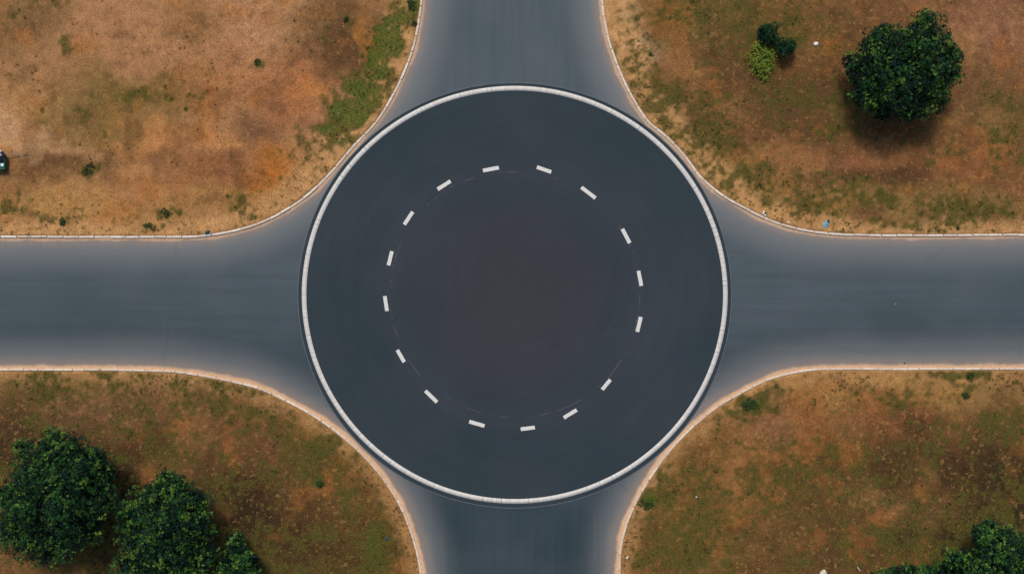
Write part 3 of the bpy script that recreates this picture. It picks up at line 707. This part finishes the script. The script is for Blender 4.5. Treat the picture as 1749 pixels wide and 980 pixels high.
make_tree([(1299,84,.55,13,.3),(1289,96,.4,12,.25),(1301,104,.45,15,.3),(1313,96,.4,12,.25),(1293,115,.3,11,.2),(1309,116,.35,12,.25),(1303,129,.22,10,.18),(1318,108,.2,8,.15),(1283,108,.2,7,.15)], (1300, 104), 'pale yellow green bush between the two roads side and the dark round bushes', 19, 'low bushes on the dry ground', 'bush', 'bush', light=3.0, leaf=.095, dens=30, mat=M_LEAF_L)

# low weeds
M_WEED = leaf_mat('weed_leaves', [(0, (.022, .055, .014, 1)), (.6, (.055, .095, .024, 1)), (1, (.12, .16, .035, 1))])
WEEDS = [ # px, py, radius px, label
 (148,292,11,'dark green shrub alone on the bare red soil in the upper left corner'),
 (155,284,7,'small tuft touching the lone dark shrub in the upper left corner'),
 (441,105,8,'small round green weed on bare soil in the upper left corner, near the top centre'),
 (108,379,9,'green weed beside the kerb at far left, below the green patch'),
 (256,384,8,'low green weed near the upper left kerb, second from the dark litter'),
 (286,364,9,'bushy green weed above the upper left kerb, left of the litter'),
 (1634,390,5,'tiny dark tuft by the upper right kerb near the right edge'),
 (549,826,9,'round green weed on the lower left corner, nearest the kerb bend'),
 (590,34,8,'dark green weed in the dark patch near the top, left of the grass strip'),
 (1650,676,9,'leafy weed hanging below the green strip by the lower right kerb'),
 (1104,858,13,'bright green weed hugging the lower right kerb bend'),
 (1277,690,16,'wide dark green weed near the bend of the lower right kerb'),
 (1655,641,10,'low weed growing against the lower right kerb, above the leafy weed'),
 (704,10,10,'bright green weed beside the road at the very top, left of the road'),
 (706,40,8,'small green weed beside the top road, just below the bright one'),
 (1112,94,4,'tiny dark weed on the pale sand right of the top road'),
]
for i, (px, py, rp, lb) in enumerate(WEEDS):
    r = np.random.default_rng(300 + i); bx, by, _ = W(px, py); bz = float(zsample(np.array([bx]), np.array([by]))[0][0])
    R = rp / S; V = []; Fc = []; T = []; off = 0
    for j in range(8):
        a = r.uniform(0, 6.28); q = r.uniform(.1, .8) * R; rr_ = R * r.uniform(.3, .5)
        P, N = lobe_points((q*math.cos(a), q*math.sin(a)*.8, R*.10), (rr_, rr_, R*.22), 60, r, lo=-.05)
        v, f, t = rosettes(P, N, np.full(len(P), .085), 6, r, r.beta(2, 2.5, len(P)), .5)
        V.append(v); Fc.append(f + off); T.append(t); off += len(v)
    V = np.vstack(V); V[:, 2] = np.maximum(V[:, 2], -.02)
    o = mesh_obj('weed', V, np.vstack(Fc), M_WEED, attrs={'tint': np.concatenate(T)}); o.location = (bx, by, bz)
    tag(o, lb, 'weed', 'low weeds on the dry verges')

# ------------------------------------------------------------------ litter
def gz(px, py):
    x, y, _ = W(px, py); z, dd, _, _ = zsample(np.array([x]), np.array([y])); return (x, y, max(float(z[0]), 0.0))
def crumple(name, loc, size, mat, seed, label=None, cat=None, parent=None, group=None, flat=.5, amp=.35):
    """creased bag or sheet: a closed, dented, folded ball"""
    import bmesh
    bm = bmesh.new(); bmesh.ops.create_icosphere(bm, subdivisions=3, radius=1.0); rr = random.Random(seed)
    dirs = [Vector((rr.gauss(0, 1), rr.gauss(0, 1), rr.gauss(0, 1))).normalized() for _ in range(14)]
    for v in bm.verts:
        n = v.co.normalized(); kk = 1.0
        for j, d_ in enumerate(dirs):
            kk += amp * (.35 if j % 2 else -.45) * max(0, n.dot(d_) - .55) * 1.6 / (1)
        kk += rr.uniform(-.04, .04)
        v.co = Vector((n.x * size[0], n.y * size[1], max(n.z, -.25) * size[2] * flat * 2)) * kk
    me = bpy.data.meshes.new(name); bm.to_mesh(me); bm.free(); me.materials.append(mat)
    o = bpy.data.objects.new(name, me); col.objects.link(o); o.location = loc; o.rotation_euler.z = rr.uniform(0, 3)
    if parent: o.parent = parent
    if label: tag(o, label, cat, group)
    return o
M_WHITE = simple_mat('white_plastic', (.8, .79, .76, 1), .5, .08, 10)
M_BLUE = simple_mat('blue_plastic', (.12, .36, .50, 1), .45, .25, 9)
M_NAVY = simple_mat('dark_blue_plastic', (.015, .06, .11, 1), .45, .3, 12)
M_DKG = simple_mat('dark_green_plastic', (.01, .045, .035, 1), .4, .3, 12)
M_GREY = simple_mat('grey_plastic', (.30, .32, .36, 1), .5, .25, 12)
M_CREAM = simple_mat('cream_stone', (.72, .64, .46, 1), .8, .2, 8)
def lz(px, py, dz=0): x, y, z = gz(px, py); return (x, y, z + dz)
crumple('plastic_bag', lz(1393.5, 75.5, .04), (.19, .15, .14), M_WHITE, 1, 'small white crumpled bag on bare ground left of the big upper right tree', 'litter')
t = empty('litter_heap', lz(357, 398, .03)); tag(t, 'dark green bag and grey scraps heaped against the upper left kerb', 'litter')
crumple('bag', (-.05, .05, 0), (.22, .16, .12), M_DKG, 2, parent=t); crumple('scrap', (.16, -.08, .02), (.12, .08, .05), M_GREY, 3, parent=t); crumple('scrap', (-.2, -.12, .01), (.08, .07, .05), M_BLUE, 4, parent=t)
t = empty('plastic_sheet', lz(1411, 382, .03)); tag(t, 'pale blue plastic sheet with a dark knot near the upper right kerb', 'litter')
crumple('sheet', (-.02, 0, 0), (.26, .18, .06), M_BLUE, 5, parent=t, amp=.8); crumple('knot', (.14, .2, .02), (.13, .10, .09), M_DKG, 6, parent=t); crumple('flap', (-.16, -.12, 0), (.2, .1, .03), M_GREY, 7, parent=t)
t = empty('paper_scrap', lz(1303.5, 364.5, .03)); tag(t, 'small white torn paper lying by the upper right kerb bend', 'litter')
crumple('sheet', (0, .06, 0), (.17, .07, .04), M_WHITE, 8, parent=t); crumple('corner', (.13, -.14, 0), (.05, .1, .03), M_WHITE, 9, parent=t)
crumple('plastic_scrap', lz(1346, 380, .02), (.07, .06, .05), M_WHITE, 10, 'tiny white scrap on the verge between the torn paper and the blue sheet', 'litter')
crumple('plastic_scrap', lz(660.5, 918.5, .02), (.15, .11, .06), M_NAVY, 11, 'dark blue scrap on the lower left corner near the bottom kerb', 'litter')
crumple('plastic_scrap', lz(1189, 848, .02), (.07, .05, .05), M_WHITE, 12, 'tiny pale scrap on the brown lower right corner', 'litter')
crumple('pale_rock', lz(1404, 975, .08), (.24, .26, .24), M_CREAM, 13, 'pale cream stone at the bottom edge in the lower right corner', 'rock', amp=.5)
crumple('pale_rock', lz(1071, 951, .03), (.12, .10, .08), M_CREAM, 16, 'small pale stone beside the bottom road on the lower right corner', 'rock', amp=.5)
crumple('road_debris', (*W(1545, 620)[:2], .02), (.07, .05, .05), M_DKG, 14, 'tiny dark lump on the edge of the right hand road', 'litter')
crumple('road_debris', (*W(1530, 519)[:2], .01), (.03, .025, .02), M_WHITE, 15, 'tiny white speck in the middle of the right hand road', 'litter')
a = lz(1465.5, 970, .04); v, f = tube([(-.11, .17, 0), (0, 0, .03), (.11, -.17, 0)], [.022, .025, .02], 6)
o = mesh_obj('stick', v, f, M_WHITE); o.location = a; tag(o, 'short white stick lying near the bottom edge, left of the low dark bush', 'stick')

# green cart cut by the left edge
import bmesh
def rbox(name, loc, dim, mat, parent, bev=.03):
    bm = bmesh.new(); bmesh.ops.create_cube(bm, size=1); bmesh.ops.scale(bm, vec=dim, verts=bm.verts)
    bmesh.ops.bevel(bm, geom=bm.edges[:], offset=bev, segments=2, affect='EDGES', profile=.5)
    me = bpy.data.meshes.new(name); bm.to_mesh(me); bm.free(); me.materials.append(mat)
    o = bpy.data.objects.new(name, me); col.objects.link(o); o.location = loc; o.parent = parent; return o
M_GREEN = simple_mat('green_paint', (.010, .085, .045, 1), .45, .2, 5)
M_MINT = simple_mat('mint_panel', (.60, .80, .72, 1), .5, .05, 5)
M_PINK = simple_mat('pink_cloth', (.55, .38, .50, 1), .9, .25, 14)
M_DARK = simple_mat('dark_cloth', (.008, .016, .024, 1), .8, .3, 8)
M_STEEL = simple_mat('grey_metal', (.20, .20, .21, 1), .4, .1, 8)
t = empty('handcart', lz(-1, 280)); tag(t, 'green cart with a dark bundle and grey pole, cut off by the left edge', 'cart')
bo = rbox('cart_bed', (0, -.05, .42), (1.45, .95, .22), M_GREEN, t, .05)
rbox('rail', (.69, -.05, .60), (.05, .93, .05), M_GREEN, t, .015); rbox('rail', (-.69, -.05, .60), (.05, .93, .05), M_GREEN, t, .015)
rbox('side_board', (0, -.50, .62), (1.33, .04, .12), M_GREEN, t, .01)
rbox('panel', (.49, -.14, .56), (.24, .24, .05), M_MINT, t, .02)
crumple('bundle', (.38, .52, .5), (.52, .36, .3), M_DARK, 21, parent=t)
crumple('bundle', (.40, .60, .72), (.13, .2, .12), M_PINK, 22, parent=t); crumple('bundle', (.42, .90, .72), (.10, .10, .10), M_WHITE, 23, parent=t)
for sx in (-.45, .45):
    for sy in (-.50, .42):
        bm = bmesh.new(); bmesh.ops.create_cone(bm, cap_ends=True, segments=24, radius1=.24, radius2=.24, depth=.09)
        bmesh.ops.bevel(bm, geom=[e for e in bm.edges if not e.is_wire], offset=.015, segments=1, affect='EDGES')
        me = bpy.data.meshes.new('wheel'); bm.to_mesh(me); bm.free(); me.materials.append(M_DARK)
        w = bpy.data.objects.new('wheel', me); col.objects.link(w); w.rotation_euler.x = math.pi/2; w.location = (sx, sy + (.0 if sy > 0 else .0), .24); w.parent = t
v, f = tube([(.5, .72, .5), (1.2, .70, .34), (2.25, .70, .06)], [.028, .028, .022], 8)
mesh_obj('pole', v, f, M_STEEL, t, smooth=True)

# ------------------------------------------------------------------ camera, sun, sky
cam = bpy.data.cameras.new('camera'); cam.sensor_width = 36; cam.lens = 36 * H / (1749 / S); cam.clip_end = 5000; cam.clip_start = 1
co = bpy.data.objects.new('camera', cam); col.objects.link(co); co.location = (0, 0, H); sc.camera = co

EL, AZ = math.radians(57), math.radians(-14)          # sun towards north, a little west
dirv = Vector((math.sin(AZ) * math.cos(EL), math.cos(AZ) * math.cos(EL), math.sin(EL)))
L = bpy.data.lights.new('sun', 'SUN'); L.energy = 2.4; L.angle = math.radians(14); L.color = (1, .95, .87)
lo = bpy.data.objects.new('sun', L); col.objects.link(lo); lo.rotation_euler = dirv.to_track_quat('Z', 'Y').to_euler(); lo.location = dirv * 200
w = bpy.data.worlds.new('World'); sc.world = w; w.use_nodes = True; nt = w.node_tree
sky = nt.nodes.new('ShaderNodeTexSky'); sky.sky_type = 'NISHITA'; sky.sun_disc = False; sky.sun_elevation = EL; sky.sun_rotation = AZ
sky.dust_density = 2.0
nt.links.new(sky.outputs[0], nt.nodes['Background'].inputs[0]); nt.nodes['Background'].inputs[1].default_value = .10
vs = sc.view_settings; vs.view_transform = 'Standard'; vs.look = 'None'; vs.exposure = 0.0; vs.gamma = 1; vs.use_curve_mapping = False
